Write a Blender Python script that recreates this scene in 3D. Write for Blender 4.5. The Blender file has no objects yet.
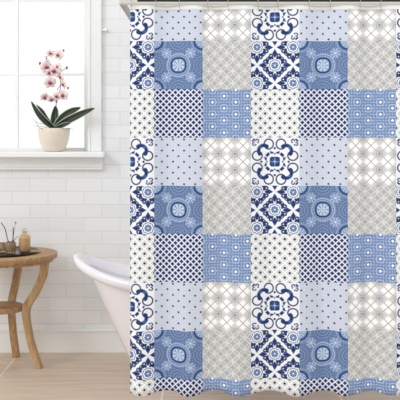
import bpy, bmesh, math, random
from mathutils import Vector, Matrix
random.seed(7)
PI = math.pi
scn = bpy.context.scene
COL = scn.collection

# ------------------------------------------------------------------ camera
F = 960.0            # focal length in pixels of a 400 px frame
HZ = 130.0           # horizon row
CAMZ = 1.325
def at(px, py, D):
    return Vector(((px-200)*D/F, D, CAMZ-(py-HZ)*D/F))
cam = bpy.data.cameras.new('camera'); cam.sensor_width = 36; cam.lens = F/400*36
cam.shift_y = -(200-HZ)/400; cam.clip_start = .05
co = bpy.data.objects.new('camera', cam); co.location = (0, 0, CAMZ); co.rotation_euler = (PI/2, 0, 0)
COL.objects.link(co); scn.camera = co

# ------------------------------------------------------------------ materials
def lin(c):
    return tuple(((v/255)/12.92 if v/255 <= .04045 else (((v/255)+.055)/1.055)**2.4) for v in c) + (1,)
def new_mat(name):
    m = bpy.data.materials.new(name); m.use_nodes = True
    return m, m.node_tree, m.node_tree.nodes['Principled BSDF']
def plain(name, rgb, rough=.5, metal=0, noise=.04, scale=30, bump=0, **kw):
    m, t, b = new_mat(name)
    n = t.nodes.new('ShaderNodeTexNoise'); n.inputs['Scale'].default_value = scale
    tc = t.nodes.new('ShaderNodeTexCoord'); t.links.new(tc.outputs['Object'], n.inputs['Vector'])
    mx = t.nodes.new('ShaderNodeMix'); mx.data_type = 'RGBA'
    c = lin(rgb)
    mx.inputs[6].default_value = tuple(max(0, v*(1-noise)) for v in c[:3])+(1,)
    mx.inputs[7].default_value = tuple(min(1, v*(1+noise)) for v in c[:3])+(1,)
    t.links.new(n.outputs['Fac'], mx.inputs[0]); t.links.new(mx.outputs[2], b.inputs['Base Color'])
    b.inputs['Roughness'].default_value = rough; b.inputs['Metallic'].default_value = metal
    if bump:
        bp = t.nodes.new('ShaderNodeBump'); bp.inputs['Strength'].default_value = bump; bp.inputs['Distance'].default_value = .002
        t.links.new(n.outputs['Fac'], bp.inputs['Height']); t.links.new(bp.outputs[0], b.inputs['Normal'])
    for k, v in kw.items(): b.inputs[k].default_value = v
    return m
def glass(name, rgb, rough=.02, trans=1, ior=1.45):
    m, t, b = new_mat(name)
    b.inputs['Base Color'].default_value = lin(rgb); b.inputs['Roughness'].default_value = rough
    b.inputs['Transmission Weight'].default_value = trans; b.inputs['IOR'].default_value = ior
    return m

# tiny expression compiler for node maths
class E:
    def __init__(s, t, v): s.t = t; s.v = v
    def _n(s, op, *a, clamp=False):
        n = s.t.nodes.new('ShaderNodeMath'); n.operation = op; n.use_clamp = clamp
        for i, x in enumerate(a):
            if isinstance(x, E): s.t.links.new(x.v, n.inputs[i])
            else: n.inputs[i].default_value = x
        return E(s.t, n.outputs[0])
    def __add__(s, o): return s._n('ADD', s, o)
    __radd__ = __add__
    def __sub__(s, o): return s._n('SUBTRACT', s, o)
    def __rsub__(s, o): return s._n('SUBTRACT', o, s)
    def __mul__(s, o): return s._n('MULTIPLY', s, o)
    __rmul__ = __mul__
    def __truediv__(s, o): return s._n('DIVIDE', s, o)
    def abs(s): return s._n('ABSOLUTE', s)
    def sqrt(s): return s._n('SQRT', s)
    def frac(s): return s._n('FRACT', s)
    def cos(s): return s._n('COSINE', s)
    def sin(s): return s._n('SINE', s)
    def at2(s, o): return s._n('ARCTAN2', s, o)
    def min(s, o): return s._n('MINIMUM', s, o)
    def max(s, o): return s._n('MAXIMUM', s, o)
    def below(s, th, w=.03):      # 1 where s < th, soft edge of width w
        return s._n('MULTIPLY_ADD', s, -1.0/w, th/w+.5, clamp=True)
def length(a, b): return (a*a+b*b).sqrt()
def circ(a, b, cx, cy): return length(a-cx, b-cy)

SZ = 48.3*4.4/F                 # printed tile, 22 cm
X0 = (154.3-200)*4.4/F          # a column boundary
Z0 = CAMZ-(41-HZ)*4.4/F         # a row boundary

def tile_mat(name, base, build, rough=.75):
    m, t, b = new_mat(name)
    uv = t.nodes.new('ShaderNodeUVMap'); uv.uv_map = 'UVMap'
    sp = t.nodes.new('ShaderNodeSeparateXYZ'); t.links.new(uv.outputs[0], sp.inputs[0])
    u = E(t, sp.outputs[0]).frac()*2.0-1.0
    v = E(t, sp.outputs[1]).frac()*2.0-1.0
    layers = build(u, v)
    prev = None
    for mask, rgb in layers:
        mx = t.nodes.new('ShaderNodeMix'); mx.data_type = 'RGBA'
        if prev is None: mx.inputs[6].default_value = lin(base)
        else: t.links.new(prev, mx.inputs[6])
        mx.inputs[7].default_value = lin(rgb); t.links.new(mask.v, mx.inputs[0])
        prev = mx.outputs[2]
    t.links.new(prev, b.inputs['Base Color'])
    b.inputs['Roughness'].default_value = rough
    b.inputs['Specular IOR Level'].default_value = .2
    # fine weave and wrinkles
    tc = t.nodes.new('ShaderNodeTexCoord'); n = t.nodes.new('ShaderNodeTexNoise')
    n.inputs['Scale'].default_value = 22; n.inputs['Detail'].default_value = 4
    mp = t.nodes.new('ShaderNodeMapping'); mp.inputs['Scale'].default_value = (1.5, 1, .45)
    t.links.new(tc.outputs['Object'], mp.inputs[0]); t.links.new(mp.outputs[0], n.inputs['Vector'])
    bp = t.nodes.new('ShaderNodeBump'); bp.inputs['Strength'].default_value = .35; bp.inputs['Distance'].default_value = .004
    t.links.new(n.outputs['Fac'], bp.inputs['Height']); t.links.new(bp.outputs[0], b.inputs['Normal'])
    return m

WHITE = (240, 243, 249); NAVY = (34, 56, 112); DNAVY = (34, 40, 84); MID = (94, 128, 182); PALE = (188, 206, 234)

def p_scroll(u, v):              # white tile: medallion ringed by eight big curls
    a = u.abs(); b = v.abs(); mn = a.min(b); mx = a.max(b)
    L = []
    d = length((mn-.25)*1.08, mx-.73)
    gap = circ(mn, mx, .47, .70).below(.05, .04)
    L.append(((d-.205).abs().below(.030, .03)*(1.0-gap*.4), (32, 42, 82)))
    arc = (circ(mn, mx, .45, .45)-.225).abs().below(.075, .04)*(mn*-1.0).below(-.30, .03)*((mn+mx)*-1.0).below(-.88, .03)
    L.append((arc, NAVY))
    L.append((circ(mn, mx, .33, .63).below(.085, .03), NAVY))
    L.append((circ(mn, mx, .58, .62).below(.045, .04), (62, 104, 170)))
    # axis bead and edge piece
    L.append((circ(mn, mx, 0, .56).below(.05, .03), NAVY))
    # wreath of small leaves
    r = length(u, v)
    L.append((length((mn-.12)*.75, (mx-.37)*1.3).below(.058, .03), NAVY))
    L.append((circ(mn, mx, .0, .32).below(.035, .03), NAVY))
    L.append((((mn-.27).abs()+(mx-.31).abs()).below(.085, .03), NAVY))
    L.append((circ(mn, mx, .17, .43).below(.028, .03), NAVY))
    # centre block
    L.append((mx.max(r*.82).below(.205, .03), NAVY))
    L.append(((mn-.0).abs().below(.018, .03)*r.below(.17, .03), (140, 168, 214)))
    L.append(((mx-mn).below(.025, .03)*r.below(.15, .03), (70, 104, 168)))
    L.append((r.below(.04, .03), PALE))
    # corner sprig
    L.append(((circ(mn, mx, .74, .87)-.06).abs().below(.026, .03)*(mx*-1.0).below(-.84, .03), NAVY))
    L.append((length((mn+mx-1.79)*1.0, (mx-mn)*.5).below(.06, .03), NAVY))
    L.append((circ(mn, mx, .70, .80).below(.035, .03), NAVY))
    return L

def p_fleur(u, v):               # navy scrolls round star flowers
    C = .745
    p = ((u+v)/(2*C)+.5).frac()-.5; q = ((u-v)/(2*C)+.5).frac()-.5
    x = (p+q)*C; y = (p-q)*C
    a = x.abs(); b = y.abs(); mn = a.min(b); mx = a.max(b)
    r = length(x, y); th = x.at2(y)
    L = []
    L.append(((mn*1.25+(mx-.50).abs()*.75).below(.135, .03), NAVY))       # leaf on each axis
    L.append((length(mn-.0, mx-.39).below(.055, .03), NAVY))
    L.append(((circ(mn, mx, .155, .40)-.06).abs().below(.034, .03), NAVY))   # curls
    L.append(((circ(mn, mx, .285, .30)-.05).abs().below(.036, .03)*(a+b).below(.66, .03), NAVY))
    L.append((circ(mn, mx, .20, .29).below(.06, .03), NAVY))
    L.append((circ(mn, mx, .10, .30).below(.055, .03), NAVY))
    e = r-(th*8.0).cos()*.012
    L.append((e.below(.235, .03), NAVY)); L.append((e.below(.205, .03), WHITE)); L.append((e.below(.145, .03), (70, 106, 164)))
    L.append((((th*4.0).cos().abs().below(.35, .2))*r.below(.145, .03), (176, 198, 226)))
    L.append((r.below(.035, .03), (240, 240, 236)))
    return L

def lat(x, per, ph=0.0):         # signed distance to the nearest lattice line, in cells
    return ((x/per+ph).frac()-.5)

def p_dotdiamond(u, v):          # pale lattice with navy dots
    L = []
    per = 2/5
    p = lat(u+v, per, .5).abs(); q = lat(u-v, per, .5).abs()
    g = p.max(q)
    L.append(((g*-1.0).below(-.40, .06), (250, 251, 252)))
    L.append(((g-.34).abs().below(.04, .05), (204, 207, 208)))
    L.append((length(p, q).below(.18, .08), (34, 42, 74)))
    return L

def p_bluedots(u, v):            # light blue with a fine white maze and navy dots
    L = []
    per = 2/4.33
    k = ((u*52.0).sin()*(v*52.0).sin()).abs()
    L.append((k.below(.22, .2), (230, 234, 242)))
    k2 = (((u+v)*34.0).sin()*((u-v)*34.0).cos()).abs()
    L.append((k2.below(.12, .15), (180, 190, 212)))
    p = lat(u+v, per, .5); q = lat(u-v, per, .5)
    L.append((length(p.abs()-.5, q.abs()-.5).below(.125, .06), (38, 46, 82)))
    return L

def p_medallion(u, v):           # blue medallion
    a = u.abs(); b = v.abs(); mn = a.min(b); mx = a.max(b)
    r = length(u, v); th = u.at2(v)
    L = []
    k = (((u+v)*40.0).sin()*((u-v)*40.0).sin()).abs()
    L.append((k.below(.30, .3), (150, 172, 206)))
    k = ((u*31.0).cos()*(v*31.0).cos()).abs()
    L.append((k.below(.12, .2), (62, 90, 144)))
    L.append(((((r-.47).abs()).below(.024, .03))*((th*22.0).sin().abs()*-1.0).below(-.35, .3), (186, 202, 228)))
    rc = circ(a, b, 1.0, 1.0)
    L.append(((rc-.46).abs().below(.018, .03), (150, 172, 208)))
    L.append(((r-.385).abs().below(.016, .03), (160, 182, 216)))
    re = circ(mn, mx, .0, 1.0)
    L.append((re.below(.40, .03)*.5, (92, 117, 162)))
    for q in (.12, .24, .36):
        L.append(((re-q).abs().below(.014, .05)*.75, (150, 170, 202)))
        L.append(((re-q-.055).abs().below(.008, .03)*.6, (70, 96, 144)))
    x = a-.5; y = b-.5
    rr = length(x, y); tt = x.at2(y)
    L.append(((rr-(tt*8.0).cos()*.03).below(.19, .05), (134, 156, 194)))
    L.append((((tt*4.0).cos().abs().below(.35, .2))*rr.below(.21, .05), (206, 217, 236)))
    L.append((rr.below(.04, .03), (212, 222, 238)))
    sq = (mx*.94).max(r*.86)
    L.append((sq.below(.30, .03), (40, 62, 114))); L.append((sq.below(.235, .03), (170, 190, 220)))
    L.append((((th*4.0).cos().abs().below(.3, .2))*(r.below(.235, .03)), (224, 230, 238)))
    L.append((((th*4.0).sin().abs().below(.22, .15))*((r-.15).abs().below(.07, .03)), (84, 112, 164)))
    L.append((((rc-.34).abs()).below(.035, .03), (40, 62, 114))); L.append((rc.below(.30, .03), (140, 164, 204)))
    L.append(((((a-1.0).at2(b-1.0)*6.0).cos().abs().below(.35, .2))*rc.below(.26, .03), (214, 224, 240)))
    return L

def p_navydiamond(u, v):         # white lattice over navy diamonds
    L = []
    per = 2/8.0
    p = lat(u+v, per, .5).abs(); q = lat(u-v, per, .5).abs()
    g = p.max(q)                       # .5 at the lattice lines
    L.append(((g*-1.0).below(-.375, .08), (236, 240, 248)))
    L.append((g.below(.22, .1), (40, 42, 78)))
    return L

def p_cross(u, v):               # cream diamonds crossed by thin lines, grey stars between
    L = []
    x = ((u*1.5+.5).frac()-.5); y = ((v*1.5+.5).frac()-.5)      # 3 x 3 cells, x,y in -.5..+.5
    a = x.abs(); b = y.abs()
    L.append(((a+b).below(.46, .05), (253, 251, 249)))
    ca = .5-a; cb = .5-b
    rc = length(ca, cb); th = ca.at2(cb)
    L.append((((a-b).abs()).below(.028, .03)*(a+b).below(.66, .05), (132, 140, 148)))
    L.append((((a+b)-.53).abs().below(.02, .03), (234, 232, 230)))
    L.append(((rc-.17).abs().below(.03, .04), (176, 178, 186)))
    L.append((((th*4.0).cos().abs().below(.3, .25))*rc.below(.13, .04), (150, 154, 166)))
    L.append((rc.below(.05, .04), (62, 68, 88)))
    return L

def p_circles(u, v):             # grey with white interlaced circles
    L = []
    p = lat(u+v, .5, 0.0).abs(); q = lat(u-v, .5, 0.0).abs()
    mn = p.min(q); mx = p.max(q)
    W = (232, 232, 230)
    L.append(((length(1.0-mx, mn)-.707).abs().below(.04, .06), W))
    L.append(((mx*-1.0).below(-.475, .05), (222, 222, 220)))
    L.append(((mn+mx-.93).abs().below(.03, .04), W))
    return L

def p_star(u, v):                # blue star lattice with white beads
    L = []
    X = (u+.11)/.96; Y = (v-.215)/.506
    fx = (((X+.5).frac()-.5)*.96).abs(); fy = (((Y+.5).frac()-.5)*.506).abs()
    gx = ((X.frac()-.5)*.96).abs(); gy = ((Y.frac()-.5)*.506).abs()
    r = length(fx, fy).min(length(gx, gy))
    h1 = (fy).max(fx*.866+fy*.5); h2 = gy.max(gx*.866+gy*.5)
    h = h1.min(h2)
    L.append(((h-.195).abs().below(.018, .04), (98, 126, 176)))
    L.append(((h-.14).abs().below(.02, .05)*.8, (206, 218, 238)))
    L.append(((r-.10).abs().below(.02, .05)*((gx-.0)*0.0+1.0), (84, 110, 162)))
    k = ((u*26.2).sin()*(v*24.8+1.0).sin()).abs()
    L.append((k.below(.10, .15), (176, 196, 226)))
    L.append(((k*-1.0).below(-.92, .1)*.7, (84, 110, 162)))
    L.append((r.below(.055, .03), (248, 251, 255)))
    return L

TILES = {  # (row kind, column kind)
 (0, 0): tile_mat('print_curls', WHITE, p_scroll),
 (1, 0): tile_mat('print_fleurs', WHITE, p_fleur),
 (2, 0): tile_mat('print_dotted_lattice', (226, 229, 230), p_dotdiamond),
 (0, 1): tile_mat('print_blue_dots', (206, 213, 229), p_bluedots),
 (1, 1): tile_mat('print_medallion', (84, 109, 154), p_medallion),
 (2, 1): tile_mat('print_navy_diamonds', (84, 96, 146), p_navydiamond),
 (0, 2): tile_mat('print_crossed_diamonds', (208, 207, 208), p_cross),
 (1, 2): tile_mat('print_interlaced_circles', (180, 181, 181), p_circles),
 (2, 2): tile_mat('print_star_lattice', (132, 154, 192), p_star),
}
m_hem = plain('white_hem_cloth', (240, 239, 236), .8, scale=60)
m_nickel = plain('brushed_nickel', (214, 210, 200), .35, 1.0, scale=80)
m_nickel2 = plain('darker_nickel', (158, 153, 143), .4, 1.0, scale=80)  # nickel in a darker tone, for the side rails
m_black = plain('reflection_black', (12, 12, 12), .6)  # flat black for the painted reflection on the rail
m_chrome = plain('chrome', (205, 203, 200), .12, 1.0)
m_paint = plain('white_paint', (243, 243, 240), .45, scale=5, noise=.02)
m_paint2 = plain('white_sill_paint', (247, 247, 246), .35, scale=5, noise=.02)
m_bar = plain('glazing_bar_paint', (252, 252, 252), .4, scale=5, noise=.01)
m_enamel = plain('white_enamel', (240, 236, 241), .12, noise=.01)
m_enamel.node_tree.nodes['Principled BSDF'].inputs['Coat Weight'].default_value = .6
m_pot = plain('cream_ceramic', (236, 225, 207), .45, noise=.06, scale=40, bump=.1)
m_moss = plain('bark_chips', (70, 58, 42), .9, noise=.5, scale=120, bump=1)
m_root = plain('pale_root', (140, 138, 124), .7)
m_stem = plain('green_stem', (92, 104, 70), .6)
m_pstem = plain('purple_stem', (120, 86, 128), .6)
m_lip = plain('magenta_lip', (150, 44, 110), .55, noise=.2, scale=200)
m_bud = plain('pink_bud', (176, 96, 136), .5, noise=.15, scale=100)
m_tray = plain('black_lacquer', (22, 16, 14), .25)
m_amber = glass('amber_glass', (248, 222, 180), .05, .85)
m_clear = glass('clear_glass', (236, 238, 236), .03, .95)
m_pane = glass('window_glass', (255, 255, 255), 0, 1, 1.02)
m_twig = plain('dark_twig', (52, 36, 30), .7, noise=.3)
m_pod = plain('grey_seed_head', (128, 122, 124), .8, noise=.3, scale=200)
m_gold = plain('brass', (198, 160, 100), .3, 1.0)
m_cream = plain('bath_salts', (250, 230, 196), .8, noise=.2, scale=200, bump=1)

def wood(name, c1, c2, vec):
    m, t, b = new_mat(name)
    tc = t.nodes.new('ShaderNodeTexCoord'); mp = t.nodes.new('ShaderNodeMapping'); mp.inputs['Scale'].default_value = vec
    n = t.nodes.new('ShaderNodeTexNoise'); n.inputs['Scale'].default_value = 6; n.inputs['Detail'].default_value = 6; n.inputs['Distortion'].default_value = .6
    r = t.nodes.new('ShaderNodeValToRGB'); r.color_ramp.elements[0].position = .3; r.color_ramp.elements[1].position = .7
    r.color_ramp.elements[0].color = lin(c1); r.color_ramp.elements[1].color = lin(c2)
    t.links.new(tc.outputs['Object'], mp.inputs[0]); t.links.new(mp.outputs[0], n.inputs['Vector'])
    t.links.new(n.outputs['Fac'], r.inputs[0]); t.links.new(r.outputs[0], b.inputs['Base Color'])
    b.inputs['Roughness'].default_value = .5
    bp = t.nodes.new('ShaderNodeBump'); bp.inputs['Strength'].default_value = .2; bp.inputs['Distance'].default_value = .001
    t.links.new(n.outputs['Fac'], bp.inputs['Height']); t.links.new(bp.outputs[0], b.inputs['Normal'])
    return m
m_wood = wood('oak', (158, 120, 78), (202, 166, 120), (12, 12, 1.5))
m_woodtop = wood('oak_top', (150, 112, 76), (198, 160, 118), (2, 14, 6))

def wall_tile():
    m, t, b = new_mat('white_subway_tile')
    tc = t.nodes.new('ShaderNodeTexCoord'); sp = t.nodes.new('ShaderNodeSeparateXYZ'); t.links.new(tc.outputs['Object'], sp.inputs[0])
    s = 5.72/F; TW = 36*s; TH = 13.25*s
    gx = (48-200)*s; gz = CAMZ-(231-HZ)*s
    x = (E(t, sp.outputs[0])-gx)/TW; z = (E(t, sp.outputs[2])-gz)/TH
    row = z._n('FLOOR', z); par = row._n('FLOORED_MODULO', row, 2.0)
    fx = (x+par*.5+0.0)
    dx = ((fx+.5).frac()-.5).abs()*TW; dz = ((z+.5).frac()-.5).abs()*TH
    g = dx.min(dz)                    # metres to the nearest joint
    mask = g.below(.0019, .0012)
    cell = (fx._n('FLOOR', fx)*12.99+row*78.23).sin()*437.5
    rnd = cell.frac().abs()
    mx = t.nodes.new('ShaderNodeMix'); mx.data_type = 'RGBA'
    mx.inputs[6].default_value = lin((236, 237, 236)); mx.inputs[7].default_value = lin((242, 243, 243)); t.links.new(rnd.v, mx.inputs[0])
    m2 = t.nodes.new('ShaderNodeMix'); m2.data_type = 'RGBA'
    t.links.new(mx.outputs[2], m2.inputs[6]); m2.inputs[7].default_value = lin((222, 221, 218)); t.links.new(mask.v, m2.inputs[0])
    t.links.new(m2.outputs[2], b.inputs['Base Color']); b.inputs['Roughness'].default_value = .35
    h = (g*300.0)._n('MINIMUM', g*300.0, 1.0)
    bp = t.nodes.new('ShaderNodeBump'); bp.inputs['Strength'].default_value = .25; bp.inputs['Distance'].default_value = .0015
    t.links.new(h.v, bp.inputs['Height']); t.links.new(bp.outputs[0], b.inputs['Normal'])
    return m
m_wall = wall_tile()

def floor_tile():
    m, t, b = new_mat('beige_floor_tile')
    tc = t.nodes.new('ShaderNodeTexCoord'); sp = t.nodes.new('ShaderNodeSeparateXYZ'); t.links.new(tc.outputs['Object'], sp.inputs[0])
    P = .886
    x = (E(t, sp.outputs[0])+1.075)/P; y = (E(t, sp.outputs[1])-5.234)/P
    g = (((x+.5).frac()-.5).abs()).min(((y+.5).frac()-.5).abs())*P
    mask = g.below(.0035, .002)
    mp = t.nodes.new('ShaderNodeMapping'); mp.inputs['Scale'].default_value = (1.2, 9, 1); t.links.new(tc.outputs['Object'], mp.inputs[0])
    n = t.nodes.new('ShaderNodeTexNoise'); n.inputs['Scale'].default_value = 2.5; n.inputs['Detail'].default_value = 7; n.inputs['Distortion'].default_value = .5
    t.links.new(mp.outputs[0], n.inputs['Vector'])
    r = t.nodes.new('ShaderNodeValToRGB'); r.color_ramp.elements[0].position = .3; r.color_ramp.elements[1].position = .72
    r.color_ramp.elements[0].color = lin((200, 178, 155)); r.color_ramp.elements[1].color = lin((218, 201, 182))
    t.links.new(n.outputs['Fac'], r.inputs[0])
    m2 = t.nodes.new('ShaderNodeMix'); m2.data_type = 'RGBA'; t.links.new(r.outputs[0], m2.inputs[6]); m2.inputs[7].default_value = lin((236, 228, 216))
    t.links.new(mask.v, m2.inputs[0]); t.links.new(m2.outputs[2], b.inputs['Base Color']); b.inputs['Roughness'].default_value = .45
    return m
m_floor = floor_tile()

def leaf_mat():
    m, t, b = new_mat('orchid_leaf')
    uv = t.nodes.new('ShaderNodeUVMap'); uv.uv_map = 'UVMap'; sp = t.nodes.new('ShaderNodeSeparateXYZ'); t.links.new(uv.outputs[0], sp.inputs[0])
    e = E(t, sp.outputs[0]); c = (e-.5).abs()
    r = t.nodes.new('ShaderNodeValToRGB'); r.color_ramp.elements[0].position = .0; r.color_ramp.elements[0].color = lin((66, 86, 50))
    r.color_ramp.elements[1].position = .08; r.color_ramp.elements[1].color = lin((24, 42, 27))
    q = r.color_ramp.elements.new(.40); q.color = lin((36, 58, 36)); q = r.color_ramp.elements.new(.47); q.color = lin((206, 212, 190))
    t.links.new(c.v, r.inputs[0]); t.links.new(r.outputs[0], b.inputs['Base Color']); b.inputs['Roughness'].default_value = .35
    return m
m_leaf = leaf_mat()
def petal_mat():
    m, t, b = new_mat('orchid_petal')
    uv = t.nodes.new('ShaderNodeUVMap'); uv.uv_map = 'UVMap'; sp = t.nodes.new('ShaderNodeSeparateXYZ'); t.links.new(uv.outputs[0], sp.inputs[0])
    r = t.nodes.new('ShaderNodeValToRGB'); r.color_ramp.elements[0].color = lin((176, 84, 140)); r.color_ramp.elements[1].position = .85
    r.color_ramp.elements[1].color = lin((252, 238, 218)); q = r.color_ramp.elements.new(.35); q.color = lin((240, 206, 208))
    t.links.new(sp.outputs[1], r.inputs[0]); t.links.new(r.outputs[0], b.inputs['Base Color']); b.inputs['Roughness'].default_value = .6
    b.inputs['Subsurface Weight'].default_value = .1
    return m
m_petal = petal_mat()

# ------------------------------------------------------------------ mesh helpers
def obj(name, bm, mat, parent=None, smooth=True, loc=None, bevel=0, subsurf=0):
    me = bpy.data.meshes.new(name); bmesh.ops.recalc_face_normals(bm, faces=bm.faces); bm.to_mesh(me); bm.free()
    for m in (mat if isinstance(mat, list) else [mat]): me.materials.append(m)
    if smooth:
        for p in me.polygons: p.use_smooth = True
    o = bpy.data.objects.new(name, me); COL.objects.link(o)
    if parent:
        o.parent = parent
        if loc is None: me.transform(Matrix.Translation(-parent.matrix_world_loc if False else -Vector(ROOT.get(parent.name, (0,0,0)))))
        o.location = (0, 0, 0)
        ROOT[o.name] = ROOT.get(parent.name, (0, 0, 0))
    if bevel:
        b = o.modifiers.new('bevel', 'BEVEL'); b.width = bevel; b.segments = 3; b.limit_method = 'ANGLE'; b.harden_normals = False
        if smooth: pass
    if subsurf:
        s = o.modifiers.new('sub', 'SUBSURF'); s.levels = subsurf; s.render_levels = subsurf
    return o
ROOT = {}
def thing(name, label, cat, loc, group=None):
    o = bpy.data.objects.new(name, None); COL.objects.link(o); o.location = loc; o.empty_display_size = .05
    ROOT[o.name] = tuple(loc)
    tag(o, label, cat, group); return o
def tag(o, label, cat, group=None):
    o['label'] = label; o['category'] = cat
    if group: o['group'] = group
    return o
def struct(o): o['kind'] = 'structure'; return o
def box(bm, x0, x1, y0, y1, z0, z1):
    vs = [bm.verts.new((x, y, z)) for x in (x0, x1) for y in (y0, y1) for z in (z0, z1)]
    for f in ((0,1,3,2), (4,6,7,5), (0,4,5,1), (2,3,7,6), (0,2,6,4), (1,5,7,3)): bm.faces.new([vs[i] for i in f])
    return bm
def lathe(bm, prof, c=(0, 0, 0), seg=40, cap0=False, cap1=False):
    rings = []
    for r, z in prof:
        rings.append([bm.verts.new((c[0]+r*math.cos(2*PI*k/seg), c[1]+r*math.sin(2*PI*k/seg), c[2]+z)) for k in range(seg)])
    for A, B in zip(rings, rings[1:]):
        for k in range(seg): bm.faces.new((A[k], A[(k+1) % seg], B[(k+1) % seg], B[k]))
    if cap0: bm.faces.new(rings[0])
    if cap1: bm.faces.new(rings[-1])
    return bm
def catmull(pts, n=8):
    P = [Vector(p) for p in pts]; P = [P[0]*2-P[1]]+P+[P[-1]*2-P[-2]]
    out = []
    for i in range(1, len(P)-2):
        for k in range(n):
            t = k/n
            out.append(.5*((2*P[i])+(P[i+1]-P[i-1])*t+(2*P[i-1]-5*P[i]+4*P[i+1]-P[i+2])*t*t+(-P[i-1]+3*P[i]-3*P[i+1]+P[i+2])*t**3))
    out.append(P[-2]); return out
def tube(bm, pts, r, seg=10, r1=None):
    r1 = r if r1 is None else r1; rings = []; n = len(pts); prev = None
    for i, p in enumerate(pts):
        p = Vector(p); d = (Vector(pts[min(i+1, n-1)])-Vector(pts[max(i-1, 0)])).normalized()
        u = d.cross(Vector((0, 0, 1)) if prev is None and abs(d.z) < .95 else (Vector((1, 0, 0)) if prev is None else prev))
        if prev is not None: u = prev-d*prev.dot(d)
        u.normalize(); prev = u; w = d.cross(u); rr = r+(r1-r)*i/(n-1)
        rings.append([bm.verts.new(p+(u*math.cos(2*PI*k/seg)+w*math.sin(2*PI*k/seg))*rr) for k in range(seg)])
    for A, B in zip(rings, rings[1:]):
        for k in range(seg): bm.faces.new((A[k], A[(k+1) % seg], B[(k+1) % seg], B[k]))
    bm.faces.new(rings[0]); bm.faces.new(rings[-1]); return bm
def ball(bm, c, r, sx=1, sy=1, sz=1, seg=14):
    m = Matrix.Translation(c) @ Matrix.Diagonal((sx, sy, sz, 1))
    bmesh.ops.create_uvsphere(bm, u_segments=seg, v_segments=seg//2+2, radius=r, matrix=m); return bm
B = bmesh.new

# ------------------------------------------------------------------ setting
WY = 5.72; SW = WY/F
WX1 = (88-200)*SW                       # right edge of the window opening
WX0 = -2*SW*67-.02+WX1-.03              # left edge, outside the frame
WZ0 = 1.197; WZ1 = at(0, -76, WY).z
XL, XR, ZT = -2.6, 2.4, 2.6
fl = B(); box(fl, XL, XR, -1.0, WY+.2, -.05, 0); struct(obj('floor', fl, m_floor, smooth=False))
w = B()
box(w, XL, WX0, WY, WY+.2, 0, ZT); box(w, WX1, XR, WY, WY+.2, 0, ZT)
box(w, WX0, WX1, WY, WY+.2, 0, WZ0-.032); box(w, WX0, WX1, WY, WY+.2, WZ1, ZT)
struct(obj('wall_back', w, m_wall, smooth=False))
# skirting with a small lip
bb = B(); zb = CAMZ-(329.3-HZ)*SW
box(bb, XL, XR, WY-.014, WY, 0, zb-.012); box(bb, XL, XR, WY-.020, WY, zb-.012, zb)
struct(obj('baseboard_back', bb, m_paint, smooth=False, bevel=.003))
# window 1: frame, glazing bars, glass, casing, sill
win = bpy.data.objects.new('window_1', None); COL.objects.link(win); win.location = ((WX0+WX1)/2, WY+.1, WZ0); ROOT['window_1'] = tuple(win.location); struct(win)
fy0, fy1 = WY+.09, WY+.13
fr = B(); box(fr, WX1-.034, WX1, fy0, fy1, WZ0, WZ1); box(fr, WX0, WX0+.034, fy0, fy1, WZ0, WZ1)
box(fr, WX0+.034, WX1-.034, fy0, fy1, WZ0, WZ0+.02); box(fr, WX0+.034, WX1-.034, fy0, fy1, WZ1-.034, WZ1)
obj('window_frame', fr, m_paint, win, smooth=False, bevel=.004)
mz = []
mt = B(); D = WY+.105
xm = at(16.8, 0, D).x
box(mt, xm-.011, xm+.011, fy0+.005, fy1-.006, WZ0+.02, WZ1-.034)
obj('glazing_bar', mt, m_bar, win, smooth=False, bevel=.003)
for py in (74.3, 0.0):
    mt = B(); z = at(0, py, D).z
    box(mt, WX0+.034, xm-.011, fy0+.007, fy1-.008, z-.007, z+.007); box(mt, xm+.011, WX1-.034, fy0+.007, fy1-.008, z-.007, z+.007)
    obj('glazing_bar', mt, m_bar, win, smooth=False, bevel=.003)
gl = B(); box(gl, WX0+.034, WX1-.034, fy0+.018, fy0+.022, WZ0+.02, WZ1-.034); obj('window_pane', gl, m_pane, win, smooth=False)
ca = B(); xo = at(101.4, 0, WY-.03).x
box(ca, WX1, xo, WY-.03, WY, WZ0, WZ1+.10); box(ca, WX0-.1, WX0, WY-.03, WY, WZ0, WZ1+.10); box(ca, WX0, WX1, WY-.03, WY, WZ1, WZ1+.10)
obj('casing', ca, m_paint, win, smooth=False, bevel=.004)
bd = B(); box(bd, WX1+.006, WX1+.018, WY-.036, WY-.03, WZ0, WZ1+.01); obj('casing_bead', bd, m_paint, win, smooth=False, bevel=.002)
si = B(); xs = at(103.6, 0, WY-.12).x
box(si, WX0-.14, xs, WY-.11, WY-.0, WZ0-.032, WZ0); box(si, WX0, WX1, WY, WY+.13, WZ0-.032, WZ0)
obj('window_sill', si, m_paint2, win, smooth=False, bevel=.005)
ap = B(); xa = at(102.6, 0, WY-.022).x; za = at(0, 169.6, WY-.022).z
box(ap, WX0-.1, xa, WY-.022, WY, za+.012, WZ0-.032); box(ap, WX0-.1, xa, WY-.03, WY, za, za+.012)
obj('apron', ap, m_paint, win, smooth=False, bevel=.003)
# small knob on the casing edge
kb = at(102.9, 29.7, WY-.03)
k = B(); 
lathe(k, [(.0, -.018), (.006, -.018), (.006, 0), (.011, .004), (.013, .010), (.010, .016), (0, .019)], seg=20)
bmesh.ops.rotate(k, verts=k.verts, matrix=Matrix.Rotation(PI/2, 3, 'Y')); bmesh.ops.translate(k, verts=k.verts, vec=(xo+.018, WY-.018, kb.z))
tag(obj('tieback_knob', k, m_paint2), 'small white round knob fixed to the right edge of the window casing', 'knob')

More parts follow.
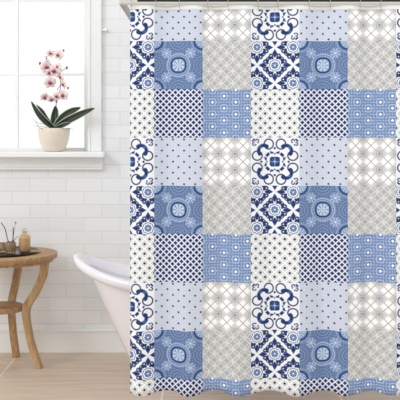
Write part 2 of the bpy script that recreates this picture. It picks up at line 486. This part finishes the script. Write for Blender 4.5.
# ------------------------------------------------------------------ shower rail
RY = 4.4; RX0 = at(119, 0, RY).x; RX1 = 1.58; RZ0, RZ1 = 1.900, 1.926
rail = thing('shower_rail', 'brushed nickel square shower rail with a dark reflection painted as a black strip, running above the patterned curtain', 'rail', (RX0, RY, RZ0))
hx = .012
r = B(); box(r, RX0, RX1, RY-hx, RY+hx, RZ0, RZ1); obj('front_rail', r, m_nickel, rail, smooth=False, bevel=.003)
for x in (RX0+.012, RX1-.012):
    r = B(); box(r, x-.012, x+.012, RY+hx, WY-.012, RZ0+.001, RZ1-.001); obj('side_rail', r, m_nickel2, rail, smooth=False, bevel=.003)
    r = B(); lathe(r, [(0, 0), (.034, 0), (.036, .004), (.034, .012), (0, .012)], seg=28)
    bmesh.ops.rotate(r, verts=r.verts, matrix=Matrix.Rotation(PI/2, 3, 'X')); bmesh.ops.translate(r, verts=r.verts, vec=(x, WY, (RZ0+RZ1)/2))
    obj('wall_flange', r, m_nickel, rail)
r = B(); box(r, at(137.5, 0, RY).x, RX1-.03, RY-hx-.002, RY-hx, 1.9115, RZ1-.001); obj('dark_reflection_strip', r, m_black, rail, smooth=False)  # black strip stands in for the dark reflection along the rod
r = B(); ball(r, (RX0+.012, RY-hx-.001, 1.907), .0045, sy=.5); obj('corner_screw', r, m_chrome, rail)

# ------------------------------------------------------------------ curtain
CX0 = at(130, 0, RY).x; CX1 = CX0+1.83
CZ0 = .1175; CZ1 = 1.897; HEMZ = at(0, 9.3, RY).z
PER = 51.0*RY/F; XF = at(141.5, 0, RY).x
def fold(x, z):
    t = (CZ1-z)/(CZ1-CZ0)
    A = .011+.011*t
    ph = 2*PI*(x-XF)/PER
    ph += .35*math.sin(x*7.3+1)+.15*math.sin(z*4.0+x*9)*t
    g = math.cos(ph)+.16*math.cos(2*ph+1.1+z*1.5)
    return RY+.004-A*g+.004*math.sin(x*31+z*5)*t
def hemwave(x):                   # the hem rises where a fold turns away
    ph = 2*PI*(x-XF)/PER+.35*math.sin(x*7.3+1)
    return .0085*(.5-.5*math.cos(ph+.1))**.8*2-.010+.002*math.sin(x*23)
xs_, zs_ = {CX0, CX1}, {CZ0, HEMZ, CZ1}
k = math.floor((CX0-X0)/SZ)
for i in range(k, k+12):
    for j in range(16):
        x = X0+SZ*(i+j/16)
        if CX0+.002 < x < CX1-.002: xs_.add(x)
for i in range(-10, 3):
    for j in range(12):
        z = Z0+SZ*(i+j/12)
        if CZ0+.012 < z < CZ1-.002 and abs(z-HEMZ) > .002: zs_.add(z)
xs_ = sorted(xs_); zs_ = sorted(zs_)
cur = thing('shower_curtain', 'patchwork shower curtain printed with blue, navy, grey and white ornamental tile squares', 'shower curtain', (CX0, RY, CZ0))
keys = sorted(TILES); mats = [TILES[q] for q in keys]
def sheet(zlist, mat):
    bm = B(); uvl = bm.loops.layers.uv.new('UVMap')
    V = [[bm.verts.new((x, fold(x, z), z+(hemwave(x) if abs(z-CZ0) < 1e-6 else 0))) for x in xs_] for z in zlist]
    for i in range(len(zlist)-1):
        for j in range(len(xs_)-1):
            f = bm.faces.new((V[i][j], V[i][j+1], V[i+1][j+1], V[i+1][j]))
            cx = (xs_[j]+xs_[j+1])/2; cz = (zlist[i]+zlist[i+1])/2
            col = math.floor((cx-X0)/SZ); row = math.floor((Z0-cz)/SZ)
            if mat is None: f.material_index = keys.index(((row+1) % 3, (col+1) % 3))
            for l in f.loops:
                p = l.vert.co
                # keep each vertex in its own face's tile so fract() never wraps
                uu = (p.x-X0)/SZ; vv = (p.z-Z0)/SZ
                uu = min(max(uu, col+1e-4), col+1-1e-4); vr = -(row+1); vv = min(max(vv, vr+1e-4), vr+1-1e-4)
                l[uvl].uv = (uu, vv)
    return bm
panel = obj('printed_cloth', sheet([z for z in zs_ if z <= HEMZ+1e-6], None), mats, cur)
head = obj('header_hem', sheet([z for z in zs_ if z >= HEMZ-1e-6], 1), m_hem, cur)
head['label'] = 'plain white top hem'
for o in (panel, head):
    s = o.modifiers.new('thick', 'SOLIDIFY'); s.thickness = .0008; s.offset = 1
# hooks
hooks = [131.5, 156, 179.5, 208, 228, 258, 278, 309, 330, 360, 380.5]
hooks += [410, 431, 461, 482, 512]
def make_hook(x):
    y = fold(x, 1.885); t = thing('curtain_hook', 'thin metal wire hook looped over the shower rail holding the curtain hem', 'hook', (x, y, 1.88), 'wire hooks along the shower rail')
    b = B(); yf = RY-hx-.006; yb = RY+hx+.004
    pts = catmull([(x+.002, y-.003, 1.873), (x+.001, y-.006, 1.885), (x-.001, yf, 1.900), (x, yf, 1.926), (x, RY, 1.933), (x, yb, 1.922), (x, yb, 1.903), (x+.003, max(y+.006, RY+.008), 1.885), (x+.003, y+.003, 1.876)], 5)
    tube(b, pts, .0013, 6); obj('wire', b, m_chrome, t)
    b = B(); 
    for kk in range(1):
        ball(b, (x+.002, y-.003, 1.874), .0028, sz=1.2, sy=.6)
    obj('bead', b, m_nickel, t)
    return t
for px in hooks: make_hook(at(px, 0, RY).x)

# ------------------------------------------------------------------ bathtub
TX, TY = .178, 5.12
def tubring(bm, L, W, zf, n=96, e=2.3):
    out = []
    for k in range(n):
        a = 2*PI*k/n; c, s = math.cos(a), math.sin(a)
        x = L*math.copysign(abs(c)**(2/e), c); y = W*math.copysign(abs(s)**(2/e), s)
        out.append(bm.verts.new((TX+x, TY+y, zf(x/L))))
    return out
def rimz(s): return .466+.125*abs(s)**4.0     # height of the neck below the lip
tb = thing('bathtub', 'white enamel slipper bathtub with rolled rim behind the patterned curtain', 'bathtub', (TX, TY, 0))
b = B(); rings = []
for L, W, z in ((.49, .15, .0), (.503, .165, .004), (.51, .17, .03)): rings.append(tubring(b, L, W, lambda s, z=z: z))
for t in [i/14 for i in range(1, 15)]:
    L = .51+(.775-.51)*(t**.93); W = .17+(.25-.17)*(t**.7)
    rings.append(tubring(b, L, W, lambda s, t=t: .03+(rimz(s)-.03)*t))
rim0 = rings[-1]
def ringface(A, Bv):
    n = len(A)
    for k in range(n): b.faces.new((A[k], A[(k+1) % n], Bv[(k+1) % n], Bv[k]))
# inner wall
inner = []
for t in [1-i/12 for i in range(0, 13)]:
    L = (.51+(.775-.51)*(t**.93))-.02; W = .17+(.25-.17)*(t**.7)-.02
    inner.append(tubring(b, L, W, lambda s, t=t: .07+(rimz(s)-.04-.07)*t))
for A, Bv in zip(rings, rings[1:]): ringface(A, Bv)
b.faces.new(rings[0])
for A, Bv in zip(inner, inner[1:]): ringface(A, Bv)
b.faces.new(inner[-1])
# join neck to inner wall
top = tubring(b, .769, .243, lambda s: rimz(s)+.012)
ringface(rim0, top); ringface(top, inner[0])
obj('basin', b, m_enamel, tb)
b = B(); prof = [(-.004, -.004), (.02, .004), (.050, .012), (.085, .022), (.104, .034), (.110, .050), (.108, .066), (.098, .076), (.082, .077), (.060, .066), (.035, .050), (.010, .030), (-.008, .010), (-.02, -.02), (-.03, -.05)]
R = [tubring(b, .775+o*.72, .25+o*.8, lambda s, dz=dz: rimz(s)+dz) for o, dz in prof]
for A, Bv in zip(R, R[1:]): ringface(A, Bv)
obj('rolled_rim', b, m_enamel, tb)

# ------------------------------------------------------------------ side table
CD = 5.382; tcx = -1.113
tbl = thing('side_table', 'round oak side table with curved legs and a small lower shelf', 'table', (tcx, CD, 0))
TZ = .6375
b = B(); lathe(b, [(0, -.034), (.298, -.034), (.302, -.032), (.310, -.026), (.311, -.006), (.3105, -.002), (.308, 0), (0, 0)], (tcx, CD, TZ), 96)
obj('tabletop', b, m_woodtop, tbl)
b = B(); lathe(b, [(.262, 0), (.288, 0), (.288, .014), (.262, .014), (.262, 0)], (tcx, CD, TZ-.048), 72); obj('apron', b, m_wood, tbl)
b = B(); lathe(b, [(0, 0), (.117, 0), (.122, .004), (.122, .028), (.119, .032), (0, .032)], (tcx, CD, .312), 64); obj('shelf', b, m_woodtop, tbl)
legc = [(262, 45), (275, 43), (285, 39), (295, 34), (302, 29.3), (309, 26.5), (320, 26.8), (340, 30.5), (355, 35), (368, 39.5)]
pts = [(((c-200)*CD/F-tcx)/(.9816+(c-200)*.000198), 0, 1.325-(y-130)*.00557) for y, c in legc]
pts[-1] = (pts[-1][0], 0, 0)
pp = catmull(pts, 5)
for k in range(4):
    ang = math.radians(-11+90*k); b = B(); rr = []
    for i, p in enumerate(pp):
        d = (pp[min(i+1, len(pp)-1)]-pp[max(i-1, 0)]).normalized(); t = i/(len(pp)-1)
        nrm = Vector((-d.z, 0, d.x)); hr = (.0215+.003*math.exp(-((t-.52)/.1)**2))*(1-.22*t); ht = .0175
        if i in (0, len(pp)-1): nrm = Vector((1, 0, 0))*(1 if nrm.x > 0 else -1)
        ring = []
        for sr, st in ((-1, -1), (1, -1), (1, 1), (-1, 1)):
            v = p+nrm*hr*sr; x, y = v.x, ht*st
            ring.append(b.verts.new((tcx+x*math.cos(ang)-y*math.sin(ang), CD+x*math.sin(ang)+y*math.cos(ang), max(v.z, 0))))
        rr.append(ring)
    for A, Bv in zip(rr, rr[1:]):
        for q in range(4): b.faces.new((A[q], A[(q+1) % 4], Bv[(q+1) % 4], Bv[q]))
    b.faces.new(rr[0]); b.faces.new(rr[-1])
    obj('leg', b, m_wood, tbl, smooth=False, bevel=.003)

# tray and what stands on it
tr_c = (at(1, 0, CD-.02).x, CD-.02, TZ)
b = B(); lathe(b, [(0, .004), (.19, .004), (.205, .012), (.209, .014), (.211, .012), (.208, .006), (.196, 0), (0, 0)], tr_c, 80)
tag(obj('serving_tray', b, m_tray), 'black round tray lying on the oak side table', 'tray')
TT = TZ+.0045
def onT(px, D): return Vector((at(px, 0, D).x, D, TT))
# stoppered bottle
c = onT(24.6, 5.36)
bt = thing('glass_bottle', 'amber glass apothecary bottle with a stopper, tallest jar on the tray', 'bottle', c)
b = B(); lathe(b, [(0, 0), (.026, 0), (.031, .004), (.033, .02), (.033, .080), (.030, .092), (.018, .100), (.0125, .103), (.0125, .112), (.016, .116), (.0135, .117), (.0105, .112), (.0105, .103), (.016, .098), (.028, .089), (.031, .078), (.0305, .02), (.028, .006), (0, .004)], c, 36)
obj('jar_body', b, m_amber, bt)
b = B(); lathe(b, [(0, .0045), (.0275, .0065), (.0295, .02), (.0295, .074), (.024, .080), (0, .081)], c, 30); obj('bath_salts', b, m_cream, bt)
b = B(); lathe(b, [(0, .102), (.009, .102), (.0098, .118), (.015, .121), (.016, .127), (.012, .133), (0, .134)], c, 26); obj('stopper', b, m_clear, bt)
# tumblers
def tumbler(px, D, r, h, label):
    c = onT(px, D); t = thing('glass_tumbler', label, 'glass', c, None)
    b = B(); lathe(b, [(0, 0), (r*.9, 0), (r, .004), (r, h), (r-.0015, h+.001), (r-.003, h), (r-.003, .007), (0, .006)], c, 32); obj('cup', b, m_amber, t)
    b = B(); lathe(b, [(0, .0065), (r-.0035, .0075), (r-.0035, h*.62), (0, h*.64)], c, 28); obj('candle_wax', b, m_cream, t)
    return c
c1 = tumbler(1.2, 5.37, .023, .052, 'small amber glass candle tumbler at the left side of the tray')
c3 = onT(10.6, 5.33)
v = thing('reed_vase', 'short amber glass vase holding dark twigs on the black tray', 'vase', c3)
b = B(); lathe(b, [(0, 0), (.024, 0), (.028, .004), (.029, .05), (.027, .062), (.025, .062), (.0265, .05), (.0255, .007), (0, .006)], c3, 32); obj('vase_body', b, m_amber, v)
def twig(name, pts, r, r1, label, pod=None):
    t = thing(name, label, 'twig', pts[0]); b = B(); tube(b, catmull(pts, 6), r, 8, r1); obj('stick', b, m_twig, t)
    if pod: 
        b = B(); ball(b, pts[-1], pod, sz=1.3)
        for q in range(10):
            a = random.random()*6.28; e = random.uniform(-1, 1)
            ball(b, Vector(pts[-1])+Vector((math.cos(a)*pod*.8, math.sin(a)*pod*.8, e*pod)), pod*.35, seg=8)
        obj('seed_head', b, m_pod, t)
zb = TT+.008
twig('dried_twig', [(c3.x+.012, c3.y, zb), (c3.x-.012, c3.y-.002, zb+.055), at(5, 229, 5.33), at(1, 222.5, 5.33)], .0028, .0022, 'dark twig leaning far to the left out of the vase')
twig('dried_twig', [(c3.x+.006, c3.y+.008, zb), (c3.x+.012, c3.y+.004, zb+.055), at(13.2, 232, 5.34), at(13.4, 227.5, 5.34)], .003, .0024, 'thick dark twig standing nearly upright in the vase')
twig('dried_twig', [(c3.x-.008, c3.y+.01, zb), (c3.x+.008, c3.y+.010, zb+.058), at(14.2, 231, 5.35), at(15.6, 222.6, 5.35)], .0011, .0009, 'thin twig topped by the highest grey seed head', .0042)
twig('dried_twig', [(c3.x-.014, c3.y-.006, zb), (c3.x+.016, c3.y-.01, zb+.056), at(17.6, 236.3, 5.32)], .0018, .0014, 'short twig leaning right with a dark tip towards the bottle')
# brass beads
b = B(); cc = onT(35.5, 5.35)
for q in range(15):
    a = 2*PI*q/15; ball(b, (cc.x+.024*math.cos(a)+.004*math.sin(3*a), cc.y+.018*math.sin(a), TT+.0055), .0056, seg=10)
tag(obj('bead_bracelet', b, m_gold), 'small ring of brass beads on the right side of the tray', 'beads')

# ------------------------------------------------------------------ orchid
OD = 5.70; pc = Vector((at(54, 0, OD).x, OD, WZ0+.0005))
orch = thing('potted_orchid', 'pink and white orchid with dark leaves in a cream pot on the window sill', 'potted plant', pc)
s = OD/F
b = B(); lathe(b, [(0, 0), (.048, 0), (.058, .004), (.074, .03), (.086, .065), (.093, .105), (.0955, .135), (.094, .139), (.090, .137), (.086, .105), (.080, .09), (0, .088)], pc, 56); obj('pot', b, m_pot, orch)
b = B(); lathe(b, [(0, .09), (.079, .092), (.087, .118), (.06, .128), (0, .132)], pc, 40)
for v in b.verts: v.co += Vector((random.uniform(-1, 1), random.uniform(-1, 1), random.uniform(-1, 1)))*.003
obj('bark_mulch', b, m_moss, orch)
def leaf(pts, wmax, tilt=.5, roll=0):
    P = catmull(pts, 8); n = len(P); bm = B(); uvl = bm.loops.layers.uv.new('UVMap'); rows = []
    for i, p in enumerate(P):
        t = i/(n-1); d = (P[min(i+1, n-1)]-P[max(i-1, 0)]).normalized()
        side = d.cross(Vector((0, -1, .25))).normalized(); up = side.cross(d)
        side = Matrix.Rotation(roll, 3, d) @ side; up = side.cross(d)
        w = 1.22*wmax*max(.02, (math.sin(PI*min(1, (t*.86+.14)))**.6))
        rows.append([(p+side*w*q+up*abs(q)*w*tilt, q, t) for q in (-1, -.8, -.5, -.2, 0, .2, .5, .8, 1)])
    V = [[bm.verts.new(c[0]) for c in r] for r in rows]
    for i in range(n-1):
        for j in range(8):
            f = bm.faces.new((V[i][j], V[i][j+1], V[i+1][j+1], V[i+1][j]))
            for l, (a, c) in zip(f.loops, ((i, j), (i, j+1), (i+1, j+1), (i+1, j))): l[uvl].uv = (rows[a][c][1]*.5+.5, rows[a][c][2])
    o = obj('leaf', bm, m_leaf, orch); so = o.modifiers.new('thick', 'SOLIDIFY'); so.thickness = .002
base = at(54.5, 129, OD)
leaf([base, at(46, 122, OD-.02), at(38, 113, OD-.03), at(31, 101, OD-.03)], .016, .4)
leaf([base, at(47, 119, OD+.01), at(42, 111, OD+.02), at(36, 104.5, OD+.03)], .010, .4)
leaf([base, at(54.5, 120, OD), at(55.5, 112, OD-.01), at(55.5, 105.5, OD-.02)], .020, .35)
leaf([base, at(62, 119, OD-.02), at(71, 112, OD-.03), at(81, 107.5, OD-.03)], .021, .4)
leaf([base, at(67, 121.5, OD-.05), at(82, 114, OD-.08), at(95, 108, OD-.09)], .020, .45)
leaf([base, at(61, 126.5, OD-.06), at(66, 124.5, OD-.08), at(71, 123, OD-.09)], .012, .4)
b = B()
tube(b, catmull([at(52, 129, OD-.03), at(45, 124.5, OD-.07), at(38, 123, OD-.09), at(33.5, 119.5, OD-.09)], 5), .0018, 6, .001)
tube(b, catmull([at(50, 129, OD-.03), at(44, 127, OD-.07), at(39, 126, OD-.1), at(33, 126, OD-.1)], 5), .0018, 6, .001)
tube(b, catmull([at(48, 129, OD-.03), at(43, 129, OD-.08), at(38, 126.5, OD-.1), at(36, 121.5, OD-.1)], 5), .0016, 6, .001)
tube(b, catmull([at(60, 129, OD-.03), at(66, 129, OD-.05), at(70, 128, OD-.06), at(73, 130, OD-.06)], 5), .0016, 6, .001)
obj('air_root', b, m_root, orch)
b = B(); main = catmull([base, at(56, 112, OD-.01), at(56.5, 100, OD-.01), at(60.5, 88, OD-.02), at(59, 76, OD-.03), at(52, 66, OD-.03), at(46, 59, OD-.03), at(52, 52, OD-.03), at(61, 51, OD-.03)], 6)
tube(b, main, .0026, 8, .0014); obj('flower_stem', b, m_stem, orch)
b = B(); tube(b, catmull([at(57, 90, OD-.02), at(61, 84, OD-.03), at(63, 79, OD-.04)], 5), .0018, 6, .0014)
tube(b, catmull([at(57, 76, OD-.03), at(62, 71, OD-.03), at(66.5, 67.5, OD-.03)], 5), .0018, 6, .0014)
tube(b, catmull([at(52, 66, OD-.03), at(48, 60, OD-.04), at(44.5, 56, OD-.04)], 5), .0018, 6, .0014)
obj('side_stem', b, m_pstem, orch)
def flower(px, py, size, yaw, pitch, roll):
    c = at(px, py, OD-.05); bm = B(); uvl = bm.loops.layers.uv.new('UVMap')
    M = Matrix.Translation(c) @ Matrix.Rotation(yaw, 4, 'Z') @ Matrix.Rotation(pitch, 4, 'X') @ Matrix.Rotation(roll, 4, 'Y')
    for kk, (ang, ln, wd) in enumerate(((90, 1, .36), (18, 1, .56), (162, 1, .56), (-52, .95, .36), (232, .95, .36))):
        a = math.radians(ang); d = Vector((math.cos(a), 0, math.sin(a))); sd = Vector((-math.sin(a), 0, math.cos(a)))
        n = 7; V = []
        for i in range(n+1):
            t = i/n; w = wd*size*math.sin(PI*min(.98, t*.8+.12))**.8*(1 if t < 1 else .3)
            V.append([bm.verts.new(M @ (d*ln*size*t+sd*w*q*1.0+Vector((0, -.10*size+.35*size*(t-.4)**2+.12*size*q*q-.002*(kk % 2), 0)))) for q in (-1, -.5, 0, .5, 1)])
        for i in range(n):
            for j in range(4):
                f = bm.faces.new((V[i][j], V[i][j+1], V[i+1][j+1], V[i+1][j]))
                for l, tt in zip(f.loops, (i, i, i+1, i+1)): l[uvl].uv = (0, tt/n)
    o = obj('flower', bm, m_petal, orch); so = o.modifiers.new('thick', 'SOLIDIFY'); so.thickness = .0008
    bm = B(); bmesh.ops.create_uvsphere(bm, u_segments=12, v_segments=8, radius=size*.2, matrix=M @ Matrix.Translation((0, -.25*size, -.12*size)) @ Matrix.Diagonal((.8, 1.2, 1.1, 1)))
    bmesh.ops.create_uvsphere(bm, u_segments=10, v_segments=6, radius=size*.13, matrix=M @ Matrix.Translation((.22*size, -.3*size, -.08*size)))
    bmesh.ops.create_uvsphere(bm, u_segments=10, v_segments=6, radius=size*.13, matrix=M @ Matrix.Translation((-.22*size, -.3*size, -.08*size)))
    l = obj('lip', bm, m_lip, o)
for px, py, sz, yw, pt, rl in ((50, 53.5, .019, .5, -.2, .2), (58.5, 55, .023, -.3, .1, .4), (46, 67, .028, .6, .1, -.2), (54.5, 71, .031, -.1, 0, .15), (50, 82.5, .028, .3, .2, -.1), (49, 73, .02, .4, .3, .7), (58, 67, .019, -.5, -.2, .6),
                             (61, 77, .021, -.9, .2, .5), (63.5, 84, .022, -.9, .3, -.4), (44.5, 97, .021, .6, .5, .2), (51.5, 99, .020, .1, .6, -.5), (57, 96, .020, -.2, .4, .3), (63.5, 95, .027, -.6, .2, 0)):
    flower(px, py, sz*1.4, yw, pt, rl)
b = B(); 
for px, py, r_ in ((40, 63.5, .009), (66.8, 67.8, .0085), (63.5, 50.5, .007), (41.5, 96, .007), (56.5, 101.5, .008), (68, 88, .007)):
    bb_ = B(); ball(bb_, at(px, py, OD-.04), r_, sx=.8, sz=1.25); obj('bud', bb_, m_bud, orch)
b.free()

# ------------------------------------------------------------------ light
wd = bpy.data.worlds.new('daylight'); scn.world = wd; wd.use_nodes = True
bg = wd.node_tree.nodes['Background']; bg.inputs[0].default_value = (.975, .99, 1.0, 1); bg.inputs[1].default_value = 1.04
def sun(name, direction, strength, angle, col=(1, 1, 1)):
    l = bpy.data.lights.new(name, 'SUN'); l.energy = strength; l.angle = math.radians(angle); l.color = col
    o = bpy.data.objects.new(name, l); COL.objects.link(o); o.location = (-2, 1, 3)
    o.rotation_euler = Vector(direction).to_track_quat('-Z', 'Y').to_euler(); return o
sun('sun', (.8, .9, -.6), .75, 22)
vs = scn.view_settings; vs.view_transform = 'Standard'; vs.look = 'None'; vs.exposure = 0; vs.gamma = 1; vs.use_curve_mapping = False
scn.display_settings.display_device = 'sRGB'
